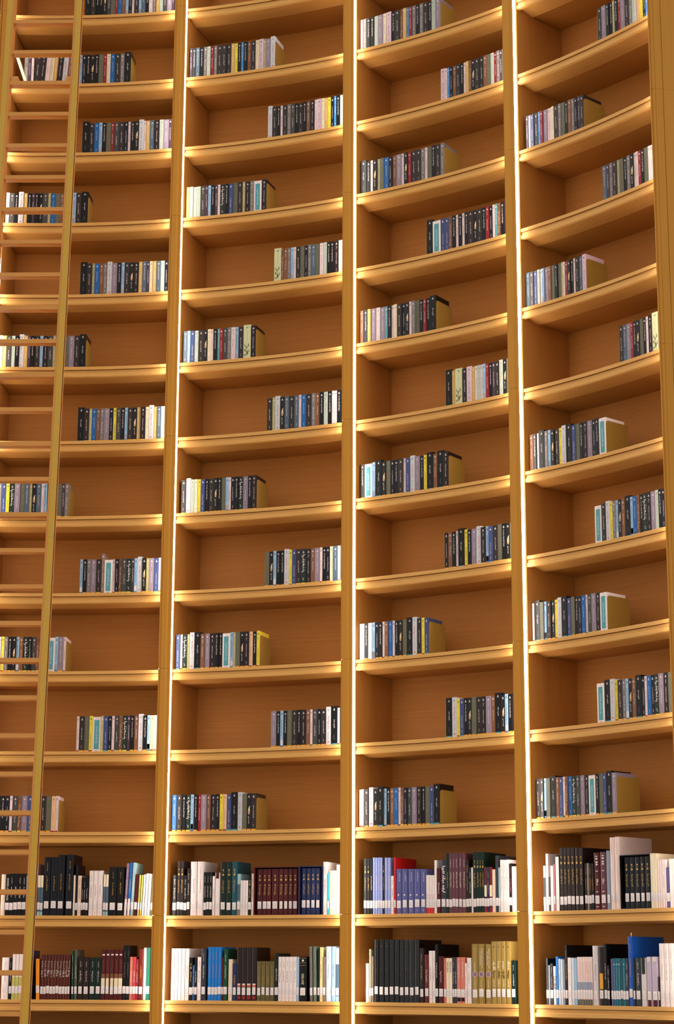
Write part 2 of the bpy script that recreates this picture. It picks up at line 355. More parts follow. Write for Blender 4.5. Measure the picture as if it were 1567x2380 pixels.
PAPERBACK_ROWS = """
1 13 R 17.765 25.535 KDkkFdORUBunwDuhkPeGSdLp
1 12 L 12.804 21.889 epwDMPcGMWBeBunkFkORcUDeK
1 11 R 17.939 25.578 KDUukORdDnwkFWwGhMSLp
1 10 L 11.61 18.625 cdkWGkpkFdoUOBpLuDK
1 9 R 18.193 25.593 KDoUBeWLkuDFMGhpcGhSn
1 8 L 11.417 18.871 cGdSkWGpkDuMdoUkOLDK
1 7 R 18.416 25.618 KDoUBeLnYdkuDFGMcWGhS
1 6 L 12.174 17.904 eNYgLOhoFHwuMdOpe
1 5 R 19.028 25.618 ukeLDiTwnXdgpuWFoLNw
1 4 L 12.791 18.117 wYekFuBgkdXnkTuLw
1 3 R 19.214 25.596 wDOYToNnwdXgpkBWkuCw
1 2 L 13.14 18.003 kknwdXLNkoDOCw
2 12 L 26.999 34.548 pkhkeSReDDDGYkZkBDcQoLW
2 11 R 34.002 40.721 WDkwDedkDkBMwQcGYnZkS
2 10 L 26.947 33.949 GcSSdpukpwgkNODoMeTM
2 9 R 34.705 40.654 VXBeuwDOneHOPSkkMS
2 8 L 27.016 33.194 huNSDFcwkJRdePuDVM
2 7 R 34.237 40.629 DoWFhDhwUDeBkSkwwk
2 6 L 27.128 33.45 DWScYNkDFkOuwnkgLkM
2 5 R 34.224 40.607 OFukkWYNDgMBLwkncHw
2 4 L 26.791 33.881 NwgoWKBLMkkTuoOFMCkY
2 3 R 34.889 40.623 LkukODkMBwdnDWKw
2 2 L 26.753 33.78 UDkgukRLBMkYCNKWOFD
3 12 L 42.262 49.649 wekkSLcQkDXGZRekeDkSL
3 11 R 49.63 55.391 QwZnBDkwGXFDDBOSRep
3 10 L 42.205 49.886 KkwFoOUnBLwFRDDewOkDe
3 9 R 48.224 55.354 KTNNXkwkwkDFDkRnwJXk
3 8 L 42.188 49.026 BkGLPLJkwcDnFweOkRkK
3 7 R 49.851 55.35 KGVDQGwSwuRkpDSF
3 6 L 42.32 50.015 kTuKFOnkDwNWLkYKBKM
3 5 R 49.611 55.374 nBkwKYkLWMuNDOkF
3 4 L 41.976 48.176 AkPunkwBUwkFOKWDYN
3 3 R 49.595 55.312 KWYNkFODMLBKFuk
3 2 L 42.002 49.023 wwDWFKukBUwXndLMkONK
4 11 R 64.635 69.701 DLkkokRLDeSwGYnZ
4 10 L 57.542 63.069 pwNDZRLwwcDeOkBenpD
4 9 R 64.73 69.637 hpeDoOkeFwwRkOww
4 8 L 57.258 62.902 HDNSwuLBOkOowRFkwDhQ
4 7 R 65.826 69.596 DhLRkFOkwMV
4 6 L 57.286 64.33 BkwKeuFDYWKNOkMLnkT
4 5 R 63.07 69.654 TDWYeuFBKuUXkgMLSkn
4 4 L 56.807 63.989 wKOuDFYWKNOknUwdLMT
4 3 R 62.87 69.722 TKWYDeuFBKnwUngLMO
4 2 L 56.821 64.374 DFuOKBNwXUgdLMTkONKL
"""
LIBRARY_1_1 = """
13.813 14.148 0.218 cream
14.148 14.467 0.220 black txt=SHADES_of_HERITAGE
14.467 14.761 0.222 black sc=w
14.761 15.089 0.222 black sc=w
15.089 15.408 0.222 black sc=w
15.408 15.728 0.222 black sc=w
15.728 15.855 0.212 ltblue
15.855 16.015 0.217 brown
16.015 16.335 0.247 charcoal
16.360 16.521 0.276 lilac t=1
16.614 16.842 0.213 teal2
16.842 17.053 0.213 teal2
17.070 17.561 0.311 inky sc=g
17.603 18.137 0.311 inky sc=g
18.154 18.663 0.323 inky sc=y
18.790 19.343 0.324 inky sc=y
19.385 19.539 0.214 cream
19.556 19.717 0.270 inky
19.726 20.007 0.212 peach sc=d
20.007 20.169 0.203 black sc=w
20.169 20.340 0.200 black sc=w
20.340 20.553 0.213 black sc=w
20.604 20.954 0.238 white sc=d
20.963 21.262 0.238 white sc=d
21.262 21.690 0.238 white sc=d
21.733 21.912 0.218 teal2
21.921 22.127 0.218 teal2
22.161 22.761 0.258 black sc=g
22.804 23.320 0.258 black sc=g
23.354 23.595 0.276 mauve sc=w t=2 d=b
23.595 23.853 0.280 blue sc=w t=2 d=b
23.853 24.112 0.280 paleteal sc=w t=2
24.112 24.387 0.218 maroon t=2
24.405 24.577 0.214 lime sc=k t=2
24.594 24.750 0.214 lime t=2
24.767 24.940 0.217 white t=2
24.957 25.173 0.222 white t=2
25.190 25.406 0.220 white sc=k t=2
25.423 25.596 0.218 olive t=2
"""
LIBRARY_1_0 = """
14.126 14.667 0.217 white sc=d
14.708 14.900 0.216 black sc=w
14.916 15.158 0.235 whiteolive
15.166 15.416 0.235 whiteolive
15.424 15.708 0.235 whiteolive
15.725 15.933 0.227 cream
15.950 16.200 0.227 inky
16.217 16.451 0.255 navy sc=b
16.459 16.577 0.175 white
16.577 16.643 0.187 rose
16.786 17.087 0.211 orange sc=y t=-2.2
17.104 17.313 0.233 maroon set=g
17.322 17.540 0.233 maroon set=g
17.548 17.791 0.233 maroon set=g
17.800 18.043 0.233 maroon set=g
18.051 18.261 0.233 maroon set=g
18.270 18.505 0.233 maroon set=g
18.514 18.732 0.233 maroon set=g
18.741 18.968 0.233 maroon set=g
18.976 19.178 0.233 maroon set=g
19.187 19.372 0.233 maroon set=g
19.490 19.676 0.253 green sc=w t=-1.2
19.701 19.946 0.259 greengrey sc=w t=-1.2
19.971 20.351 0.222 umber sc=w
20.385 20.816 0.219 umber sc=w
20.858 21.299 0.219 dkgreen sc=w
21.316 21.739 0.219 dkgreen sc=w
21.765 22.070 0.259 brownset
22.087 22.418 0.260 brownset
22.427 22.758 0.260 brownset
22.767 23.090 0.260 brownset
23.099 23.414 0.260 brownset
23.439 23.695 0.283 black sc=d
23.704 23.959 0.283 black sc=d
23.976 24.198 0.223 salmon sc=w
24.207 24.446 0.223 pinkred sc=w
24.455 24.642 0.211 red sc=w
24.660 25.027 0.263 brick sc=y
25.044 25.258 0.270 cream
25.275 25.541 0.271 green2
"""
LIBRARY_2_1 = """
27.191 27.490 0.213 black sc=w
27.530 27.780 0.286 umber sc=G
27.790 28.050 0.286 umber sc=G
28.060 28.311 0.212 black sc=w
28.321 28.561 0.247 umber sc=w
28.581 29.113 0.283 white sc=p
29.123 29.635 0.283 white sc=p
29.645 29.876 0.227 black sc=w
29.886 30.087 0.227 black sc=w
30.097 30.339 0.227 black sc=w
30.349 30.540 0.206 white sc=d
30.550 30.943 0.224 maroonwhite
30.974 31.428 0.280 dkgreen sc=G
31.448 31.882 0.280 dkgreen sc=G
31.902 32.317 0.281 dkteal sc=G
32.337 32.590 0.216 seablue
32.600 32.782 0.182 white
32.793 32.995 0.182 white
33.005 33.218 0.182 white
33.228 33.472 0.210 black sc=G
33.482 33.675 0.217 cream sc=k
33.705 37.325 0.250 BOXmaroon
37.356 39.256 0.251 BOXnavy
39.297 39.637 0.271 white sc=k
39.647 39.802 0.213 cyan
39.812 40.379 0.226 ivory sc=g
40.400 40.606 0.255 white sc=d
"""
LIBRARY_2_0 = """
27.215 27.482 0.267 white sc=d
27.492 27.749 0.267 white sc=d
27.759 28.017 0.267 white sc=d
28.027 28.304 0.267 white sc=d
28.314 28.622 0.267 white sc=d
28.632 28.910 0.220 black sc=G
28.920 29.049 0.181 blue sc=w
29.059 29.268 0.220 black sc=w
29.278 29.566 0.223 white sc=d
29.576 29.965 0.268 slate sc=w
29.985 30.104 0.217 navy sc=w
30.114 30.383 0.275 azure sc=p
30.393 30.643 0.275 azure sc=p
30.653 30.892 0.275 azure sc=p
30.902 31.182 0.275 azure sc=p
31.192 31.342 0.220 maroon
31.352 31.662 0.264 green sc=w
31.742 32.052 0.212 cream
32.062 32.403 0.191 navy sc=g
32.413 32.764 0.273 redfoot
32.774 33.165 0.273 redfoot
33.175 33.587 0.273 redfoot
33.597 33.979 0.273 redfoot
34.009 34.342 0.202 olivegold
34.352 34.694 0.202 olivegold
34.704 35.047 0.202 olivegold
35.057 35.410 0.202 olivegold
35.441 35.723 0.243 dkgreen sc=w
35.734 36.007 0.225 white sc=d
36.017 36.290 0.225 white sc=d
36.300 36.593 0.225 white sc=d
36.604 36.918 0.225 white sc=d
36.928 37.201 0.225 white sc=d
37.212 37.394 0.225 ltblue
37.404 38.014 0.225 black txt=ZAYED
38.064 38.166 0.192 taupe
38.278 38.532 0.277 grey sc=d t=-1.2
38.573 38.858 0.277 greygreen sc=d t=-1.2
38.899 39.051 0.269 dkgreen
39.072 39.306 0.273 paleyellow sc=k
39.326 39.541 0.224 taupe
39.571 39.979 0.277 paleblue sc=b
40.000 40.347 0.277 ltblue sc=b
40.368 40.633 0.268 teal2
"""
LIBRARY_3_1 = """
42.643 42.892 0.283 black sc=G
42.902 43.140 0.283 black sc=G
43.150 43.379 0.283 black sc=w
43.389 43.578 0.287 peri sc=w
43.588 43.797 0.286 peri sc=w
43.807 43.986 0.286 peri sc=w
43.996 44.186 0.286 peri sc=w
44.196 44.365 0.285 black sc=G
44.375 44.605 0.285 peri sc=w
44.615 44.864 0.284 peri sc=w
44.884 45.114 0.191 white sc=k
45.134 45.304 0.284 bigred
45.314 45.774 0.226 blueset
45.804 46.275 0.225 blueset
46.326 46.787 0.224 blueset
46.817 47.330 0.223 blueset
47.360 47.792 0.222 blueset
47.823 48.085 0.191 whitered
48.095 48.306 0.190 whitered
48.316 48.508 0.190 whitered
48.518 48.710 0.264 white
48.730 49.023 0.224 maroon sc=w
49.053 49.498 0.267 slate sc=W
49.508 49.731 0.297 dkgreen sc=g
49.751 50.024 0.297 plum sc=w
50.034 50.257 0.297 plum sc=w
50.267 50.531 0.296 plum sc=w
50.541 50.876 0.296 plum sc=w
50.896 51.150 0.295 plum sc=w
51.171 51.415 0.261 umber sc=g
51.425 51.618 0.222 dkgreen sc=w
51.628 51.771 0.222 white
51.781 52.046 0.298 dkgreen sc=G
52.056 52.301 0.297 dkgreen sc=G
52.311 52.495 0.296 dkgreen sc=G
52.505 52.719 0.296 dkgreen sc=G
52.729 52.934 0.222 browncream
52.944 53.158 0.222 navy sc=g
53.169 53.394 0.221 browncream
53.404 53.670 0.209 peach
53.690 53.916 0.276 slate
53.926 54.069 0.217 paleteal
54.090 54.357 0.254 white sc=d
54.367 54.613 0.253 white sc=d
54.623 54.839 0.254 white sc=d
54.849 55.055 0.235 umber sc=p
55.076 55.343 0.220 white sc=d
"""
LIBRARY_3_0 = """
42.817 43.073 0.192 white
43.083 43.260 0.263 sage
43.270 43.447 0.227 taupe
43.477 43.861 0.310 gloss
43.881 44.286 0.310 gloss
44.305 44.701 0.310 gloss
44.720 45.126 0.310 gloss
45.146 45.542 0.310 gloss
45.561 45.948 0.309 gloss
45.968 46.365 0.309 gloss
46.384 46.792 0.309 gloss
46.811 47.209 0.309 gloss
47.239 47.587 0.268 umber sc=y
47.637 48.006 0.236 brick sc=w
48.016 48.295 0.254 white sc=k
48.315 48.525 0.254 white sc=d
48.534 48.774 0.286 black sc=w
48.794 49.234 0.227 maroon sc=w
49.244 49.434 0.218 salmon
49.444 49.684 0.218 ivory txt=Sheikh_Zayed
49.694 49.935 0.218 ivory txt=Sheikh_Zayed
49.945 50.125 0.222 slate sc=w
50.135 50.326 0.222 slate sc=w
50.336 50.657 0.222 salmonset
50.667 50.988 0.222 salmonset
50.998 51.159 0.194 white sc=k
51.169 51.521 0.219 white sc=k
51.592 52.096 0.286 sealset sc=w
52.126 52.630 0.286 sealset txt=ZAYED_BIN_SULTAN_AL_NAHAYAN
52.731 53.206 0.285 sealset txt=ZAYED_BIN_SULTAN_AL_NAHAYAN
53.247 53.641 0.298 oliveset
53.662 54.026 0.298 oliveset
54.047 54.432 0.298 oliveset
54.473 54.859 0.298 oliveset
54.889 55.265 0.206 dkgreen sc=w
"""
LIBRARY_4_1 = """
57.771 57.980 0.217 whiteblack
57.999 58.218 0.274 white sc=d
58.227 58.364 0.163 charcoal
58.382 58.648 0.215 white
58.657 58.803 0.223 rose
58.840 59.161 0.265 slipwhite
59.197 59.509 0.299 umber sc=G
59.527 59.812 0.298 umber sc=G
59.831 60.152 0.297 umber sc=G
60.171 60.493 0.297 umber sc=G
60.521 60.880 0.296 umber sc=G
60.908 61.231 0.295 umber sc=G
61.249 61.360 0.196 violet
61.369 61.545 0.220 black sc=y
61.554 61.730 0.220 taupe sc=w
61.739 61.952 0.219 black sc=y
61.971 62.156 0.218 black sc=y
62.184 62.694 0.267 maroonbars
62.740 63.242 0.269 plumbars
63.270 63.596 0.274 bluegrey
63.615 64.016 0.334 pinkwhite
64.035 64.464 0.336 pinkwhite
64.530 67.164 0.248 BOXblack
67.183 67.315 0.249 paper
67.325 67.448 0.249 paper
67.457 67.581 0.249 paper
67.590 67.789 0.248 ivory
67.818 68.008 0.220 pinkwhite
68.027 68.207 0.219 pinkwhite
68.226 68.426 0.219 white sc=d
68.445 68.578 0.218 white
68.597 68.864 0.181 violet
68.883 69.169 0.219 white
69.189 69.399 0.218 white
"""
LIBRARY_4_0 = """
57.857 58.028 0.216 inky
58.038 58.191 0.184 bluegrey
58.200 58.453 0.192 black sc=o
58.462 58.679 0.179 white txt=DUBAI
58.688 58.905 0.224 azure
58.914 59.086 0.214 paleblue sc=b
59.105 59.286 0.211 paleblue
59.304 59.449 0.209 bluegrey
59.467 59.685 0.278 black sc=g
59.703 60.012 0.219 white sc=g
60.030 60.266 0.216 paleblue
60.275 60.503 0.216 ltblue
60.521 60.749 0.222 fadeset
60.758 60.977 0.222 fadeset
60.986 61.205 0.222 fadeset
61.214 61.405 0.222 fadeset
61.415 61.615 0.222 fadeset
61.625 61.826 0.222 fadeset
61.853 62.311 0.273 greywhite sc=d
62.375 62.815 0.266 yellowmid
62.843 63.081 0.281 black sc=w
63.100 63.302 0.184 inky sc=w
63.320 63.431 0.184 white
63.440 63.624 0.213 violet
63.633 63.836 0.215 tealset
63.845 64.048 0.215 tealset
64.057 64.260 0.215 tealset
64.278 64.445 0.215 dkteal
64.454 64.685 0.215 tealset
64.703 64.944 0.215 slate sc=w
64.962 65.351 0.313 cobalt sc=y
65.370 65.537 0.215 dkgreen
65.565 66.029 0.217 slate sc=w
66.066 66.513 0.217 greenwhite
66.559 66.969 0.221 lilacset
67.007 67.521 0.221 lilacset
67.539 67.689 0.132 umber
67.708 68.101 0.280 white sc=d
68.129 68.524 0.280 white sc=d
68.552 68.947 0.280 white sc=d
"""

# ------------------------------------------------------------------ printing on spines
def script(m, x, z0, z1, s, mat, rnd, y=-0.0005, dots=True):
    """a cursive title running along the spine, x = lateral centre, s = letter height"""
    z = z1; t = s * 0.17
    while z > z0 + s * 0.3:
        L1 = min(rnd.uniform(0.8, 2.6) * s, z - z0)
        m.quad([(x - t * .5 - s * .1, y, z - L1), (x + t * .5 - s * .1, y, z - L1), (x + t * .5 - s * .1, y, z), (x - t * .5 - s * .1, y, z)], mat)
        q = z
        while q > z - L1:
            h = rnd.choice((.25, .35, .6, .9)) * s; d = rnd.choice((1, 1, 1, -1)); w = t * rnd.uniform(.8, 1.3)
            xa, xb = sorted((x - s * .1, x - s * .1 + d * h * .8))
            m.quad([(xa, y, q - w), (xb, y, q - w * 1.4), (xb, y, q - w * .3), (xa, y, q)], mat)
            if dots and rnd.random() < .3:
                xd = x + s * .5 * rnd.choice((1, -1)); m.quad([(xd, y, q - t), (xd + t, y, q - t), (xd + t, y, q), (xd, y, q)], mat)
            q -= rnd.uniform(.3, .6) * s
        z -= L1 + s * rnd.uniform(.25, .5)
def emblem(m, x, z, s, mat, y=-0.0005):
    n = 8; m.quad([(x + s * math.sin(i / n * 2 * math.pi), y, z - s * math.cos(i / n * 2 * math.pi)) for i in range(n)], mat)
def rect(m, x0, x1, z0, z1, mat, y=-0.0004):
    m.quad([(x0, y, z0), (x1, y, z0), (x1, y, z1), (x0, y, z1)], mat)
def body(m, w, d, h, cov, rnd_spine=0.0, back=None):
    """closed book: wrapped cover with recessed page block; spine at y=0 facing -y"""
    t = min(0.0018, w * 0.12); b = min(0.0012, w * .15); a = w / 2
    pl = [(-a, b), (-a + b * .3, b * .3), (-a + b, 0)]
    if rnd_spine: pl = [(-a, rnd_spine), (-a * .7, rnd_spine * .35), (-a * .35, 0.0002)]
    pr = [(-x, y) for x, y in reversed(pl)]
    outer = pl + pr
    poly = outer + [(a, d), (a - t, d), (a - t, 0.006), (-a + t, 0.006), (-a + t, d), (-a, d)]
    n = len(poly)
    for i in range(n):
        p, q = poly[i], poly[(i + 1) % n]
        m.quad([(p[0], p[1], 0), (q[0], q[1], 0), (q[0], q[1], h), (p[0], p[1], h)], cov)
    m.quad([(p[0], p[1], h) for p in poly], cov); m.quad([(p[0], p[1], 0) for p in reversed(poly)], cov)
def pages(m, w, d, h, inset=0.0):
    t = min(0.0018, w * 0.12)
    m.box(-w / 2 + t + .0001, w / 2 - t - .0001, 0.0062, d - 0.001 - inset, inset + .0002, h - inset - .0002 - (0.0006 if inset == 0 else 0), PAGES)

# ------------------------------------------------------------------ paperbacks: about thirty titles that come back on every shelf
# code: cover, width mm, height, bottom band, print colour, words
TITLES = {
 'K': ('black', 34, .206, 'teal', 'white', 'thick black'), 'k': ('black', 21, .196, 'amber', 'white', 'black'), 'W': ('silver', 25, .205, None, 'midgrey', 'light grey'),
 'w': ('softpink', 13, .196, 'red', 'midgrey', 'thin off-white'), 'Y': ('yellow', 17, .197, 'red', 'black', 'yellow'), 'G': ('gold', 19, .197, None, 'white', 'golden tan'),
 'N': ('indigo', 23, .195, 'teal', 'white', 'indigo blue'), 'n': ('navyblack', 20, .195, 'amber', 'white', 'navy black'), 'O': ('greyolive', 24, .196, 'amber', 'midgrey', 'grey-olive'),
 'o': ('paleolive', 14, .197, 'yellow', 'white', 'thin pale olive'), 'L': ('lavender', 28, .196, 'amber', 'white', 'lavender grey'), 'M': ('maroonblack', 27, .196, 'amber', 'white', 'dark maroon'),
 'B': ('brownish', 21, .196, 'amber', 'white', 'brown'), 'F': ('photo', 22, .196, 'amber', 'white', 'dark photo-spined'), 'T': ('white', 42, .192, None, 'white', 'wide white and teal'),
 'D': ('darkbrown', 27, .196, 'amber', 'white', 'charcoal brown'), 'C': ('peachcream', 20, .195, 'red', 'brownish', 'peach'), 'U': ('midblue', 24, .196, 'amber', 'paleblue', 'mid blue'),
 'u': ('ltblue', 16, .197, 'blue', 'slate', 'pale blue'), 'g': ('forest', 25, .196, 'yellow', 'white', 'dark green'), 'd': ('darkgrey', 24, .196, 'lime', 'white', 'dark grey'),
 'e': ('midgrey', 20, .197, 'amber', 'white', 'mid grey'), 'R': ('red', 17, .196, 'red', 'white', 'red'), 'P': ('softpink', 23, .197, None, 'midgrey', 'pinkish white'),
 'Q': ('pink', 27, .200, None, 'black', 'pale pink'), 'V': ('palegreen', 40, .203, None, 'sage', 'wide pale green'), 'S': ('palesage', 20, .196, None, 'midgrey', 'pale sage'),
 'A': ('glarewhite', 28, .196, None, 'white', 'glare-white'), 'Z': ('skyblue', 14, .197, None, 'white', 'sky blue'), 'X': ('mottled', 17, .196, 'yellow', 'charcoal', 'mottled brown'),  # A: plain white cover, the light strip's glare put into its colour
 'J': ('teal', 14, .196, None, 'white', 'thin teal'), 'p': ('purple', 15, .197, 'green', 'white', 'dark purple'), 'c': ('warmcream', 18, .197, None, 'grey', 'cream'),
 'h': ('slateblue', 22, .196, None, 'white', 'slate blue'), 'H': ('slateblue', 26, .197, 'blue', 'white', 'slate blue'), 'i': ('taupe', 16, .228, None, 'white', 'tall grey-brown')}
PD = 0.140
def paperback_mb(code):
    cov, w, h, band, pr, words = TITLES[code]; w = w / 1000 - 0.0007; a = w / 2 - 0.0012
    rnd = random.Random(ord(code) * 7); m = MB(); body(m, w, PD, h, cmat(cov)); pages(m, w, PD, h)
    ink = cmat(pr); y = -0.0003
    if band: rect(m, -a, a, 0.0, 0.009, cmat(band), y)
    if code == 'T':
        rect(m, -0.0125, 0.0125, .014, h - .017, cmat('teal')); script(m, 0, .045, .140, .009, cmat('paleblue'), rnd); script(m, 0, h - .012, h - .004, .004, cmat('charcoal'), rnd); rect(m, -.006, .006, .005, .007, cmat('charcoal'))
        return m
    if code == 'V':
        script(m, 0, .11, .165, .004, ink, rnd)
        for q in range(9):
            x = rnd.uniform(-a * .8, a * .5); z = rnd.uniform(.02, .085); m.quad([(x, y, z), (x + .006, y, z + .002), (x + .002, y, z + .02)], cmat('olive'))
        for q in range(6):
            x = rnd.uniform(-a * .9, a * .6); z = rnd.uniform(.01, .07); m.quad([(x, y, z), (x + .004, y, z + .006), (x - .002, y, z + .014)], cmat('charcoal'))
        script(m, 0, .02, .07, .004, cmat('midgrey'), rnd)
        for dx in (-.004, .002): rect(m, dx, dx + .003, h - .02, h - .012, cmat('charcoal'))
        return m
    if code == 'F':   # a pale figure in the middle of a dark photograph
        pts = [(-.004, .09), (.002, .082), (.006, .098), (.004, .118), (.007, .132), (.001, .126), (-.004, .112)]
        m.quad([(x, y, z) for x, z in pts], cmat('tan')); m.quad([(x * .5 + .002, y - .0001, z * .6 + .05) for x, z in pts], cmat('ivory'))
        script(m, 0, .035, .075, .005, ink, rnd)
    elif code == 'X':
        for q in range(14):
            x = rnd.uniform(-a, a - .004); z = rnd.uniform(.015, h - .03); rect(m, x, x + rnd.uniform(.002, .004), z, z + rnd.uniform(.003, .012), cmat(rnd.choice(('charcoal', 'tan', 'umber'))), y)
        script(m, 0, .03, .15, .006, cmat('peach'), rnd, -.0006)
    elif code == 'g':
        script(m, 0, .06, .165, .014, ink, rnd); script(m, 0, .02, .035, .007, ink, rnd, dots=False)
        for q in range(5): rect(m, rnd.uniform(-a, -a * .3), rnd.uniform(0, a), .02 + q * .03, .024 + q * .03, cmat('green'), -.0002)
    elif code == 'K':
        script(m, 0, .09, .135, .0065, ink, rnd); script(m, 0, .028, .055, .005, cmat('midgrey'), rnd)
    elif code == 'W':
        script(m, .001, .085, .155, .010, cmat('rose'), rnd); script(m, 0, .035, .07, .004, ink, rnd); emblem(m, 0, .018, .0045, cmat('salmon'))
    elif code == 'A': pass
    elif code == 'u':
        rect(m, -a, a, .012, .115, cmat('peri' if False else 'ltblue')); rect(m, -a, a, .012, .04, cmat('white')); script(m, 0, .06, .15, .005, ink, rnd)
    else:
        s = .0052 if code in 'kMDQdPe' else .0043
        lo = rnd.uniform(.045, .085); script(m, 0, lo, lo + rnd.uniform(.05, .08), s, ink, rnd)
        if rnd.random() < .7: script(m, 0, .145, .165, .004, ink, rnd)
        if rnd.random() < .6: script(m, 0, .018, .034, .004, ink, rnd)
    # small publisher's mark at the head of every spine
    z = h - .018
    m.quad([(-.0035, y, z), (.0035, y, z), (0.0, y, z + .007)], ink); rect(m, -.0045, .0045, z - .004, z - .002, ink, y)
    return m
def word(n):
    return ['', 'first', 'second', 'third', 'fourth', 'fifth', 'sixth', 'seventh', 'eighth', 'ninth', 'tenth', 'eleventh', 'twelfth', 'thirteenth', 'fourteenth', 'fifteenth',
            'sixteenth', 'seventeenth', 'eighteenth', 'nineteenth', 'twentieth', 'twenty-first', 'twenty-second', 'twenty-third', 'twenty-fourth', 'twenty-fifth',
            'twenty-sixth', 'twenty-seventh', 'twenty-eighth', 'twenty-ninth', 'thirtieth', 'thirty-first', 'thirty-second', 'thirty-third', 'thirty-fourth', 'thirty-fifth',
            'thirty-sixth', 'thirty-seventh', 'thirty-eighth', 'thirty-ninth', 'fortieth', 'forty-first', 'forty-second', 'forty-third', 'forty-fourth', 'forty-fifth', 'forty-sixth', 'forty-seventh', 'forty-eighth'][n]
SHELFNAME = {0: 'bottom shelf', 1: 'second shelf up', 2: 'third shelf up', 3: 'fourth shelf up', 4: 'fifth shelf up', 5: 'sixth shelf up', 6: 'seventh shelf up', 7: 'eighth shelf up',
             8: 'ninth shelf up', 9: 'tenth shelf up', 10: 'eleventh shelf up', 11: 'twelfth shelf up', 12: 'thirteenth shelf up', 13: 'top visible shelf'}
RS = 4.034                        # radius of the spines
def turn(b, phi):                 # books stand between square to the bay and square to the curve
    c = R(sum(BAYS[b]) / 2); return c + 0.3 * (phi - c)
LIFT = 0.0003
PROTO = {}; STUFF = MB(); CACHE = {}
def add_bookend(side, phi, k, b):
    root = empty('bookend', P3(RS, phi, ZK(k) + LIFT), -turn(b, phi))
    m = MB(); h, d, r, t = .176, .165, .018, .0018; n = 6
    pts = [(0.002, 0), (d, 0)] + [(d - r + r * math.cos(i / n * PI2), h - r + r * math.sin(i / n * PI2)) for i in range(n + 1)] + [(.002 + r - r * math.cos((n - i) / n * PI2), h - r + r * math.sin((n - i) / n * PI2)) for i in range(n + 1)]
    x0, x1 = (0.0004, t) if side > 0 else (-t, -0.0004)
    m.quad([(x1, p[0], p[1]) for p in pts], BOOKEND); m.quad([(x0, p[0], p[1]) for p in reversed(pts)], BOOKEND)
    for i in range(len(pts)):
        p, q = pts[i], pts[(i + 1) % len(pts)]; m.quad([(x0, p[0], p[1]), (x0, q[0], q[1]), (x1, q[0], q[1]), (x1, p[0], p[1])], BOOKEND)
    m.build('plate', root)
    f = MB(); xa, xb = (x1, x1 + .004) if side > 0 else (x0 - .004, x0); f.box(xa, xb, .004, d - .002, 0.0002, .0016, BOOKEND); f.build('foot', root)
    where = 'right end' if side > 0 else 'left end'
    return tag(root, 'bronze bookend at the %s of the paperbacks, %s, %s' % (where, SHELFNAME[k], BAYNAME[b]), 'bookend', 'bronze bookends beside the paperbacks')
import_rows = [l.split() for l in PAPERBACK_ROWS.strip().split('\n')]
for bb, kk, al, p0, p1, s in import_rows:
    b, k = int(bb), int(kk); p0, p1 = float(p0), float(p1); zk = ZK(k) + LIFT
    a0, a1 = BAYS[b]
    lo, hi = a0 + .12, a1 - .12
    p0 = max(p0, lo) if b > 1 or al == 'R' else max(p0, lo)
    tot = sum(TITLES[c][1] for c in s)
    scale = R(p1 - p0) * RS / (tot / 1000.0)
    letters = list(s)
    if al == 'R':                      # the row runs on behind the pilaster
        room = R(hi - p1) * RS; rr = random.Random(b * 50 + k)
        while True:
            c = rr.choice('kDwMOn'); wd = TITLES[c][1] / 1000 * scale
            if wd > room: break
            letters.append(c); room -= wd
    x = R(p0) * RS; individual = k <= 5 or (k == 6 and b == 4 and False)
    n = len(letters); cen = []
    for c in letters:
        wd = TITLES[c][1] / 1000 * scale; cen.append((c, (x + wd / 2) / RS)); x += wd
    for i, (c, ph) in enumerate(cen):
        if ph > R(hi) - .001: continue
        rr = random.Random(b * 1000 + k * 40 + i); jy = rr.uniform(-.0015, .0025); sz = 1 + rr.uniform(-.006, .006)
        if individual:
            if c not in PROTO:
                PROTO[c] = paperback_mb(c).build('paperback_book'); o = PROTO[c]
            else:
                o = PROTO[c].copy(); C.objects.link(o)
            o.location = P3(RS + jy, ph, zk); o.rotation_euler = (0, 0, -turn(b, ph)); o.scale = (scale, 1, sz)
            if al == 'L' and b == 1: where = '%s from the right' % word(n - i)
            else: where = '%s from left' % word(i + 1)
            tag(o, '%s paperback, %s, %s, %s' % (TITLES[c][5], where, SHELFNAME[k], BAYNAME[b]), 'paperback', 'paperbacks on the %s of the %s' % (SHELFNAME[k], BAYNAME[b]))
        else:
            if c not in CACHE: CACHE[c] = paperback_mb(c)
            M = Matrix.Translation(P3(RS + jy, ph, zk)) @ Matrix.Rotation(-turn(b, ph), 4, 'Z')
            if b == 1 and k == 12 and i in range(3, 12): M = Matrix.Translation((0, 0, .0018)) @ M @ Matrix.Rotation(R(3.5), 4, 'Y')
            STUFF.merge(CACHE[c], M @ Matrix.Diagonal((scale, 1, sz, 1)))
    if al == 'L': add_bookend(1, x / RS + .00002, k, b)
    elif k != 13: add_bookend(-1, R(p0) - .00002, k, b)
M = Matrix.Translation(P3(RS, R(13.05), ZK(12) + .0045)) @ Matrix.Rotation(-turn(1, R(13.05)), 4, 'Z') @ Matrix.Rotation(R(-19), 4, 'Y')
STUFF.merge(paperback_mb('c'), M)
tag(STUFF.build('paperback_rows', weld=False), 'rows of small paperbacks on the seventh shelf up and every shelf above it', 'paperbacks', kind='stuff')

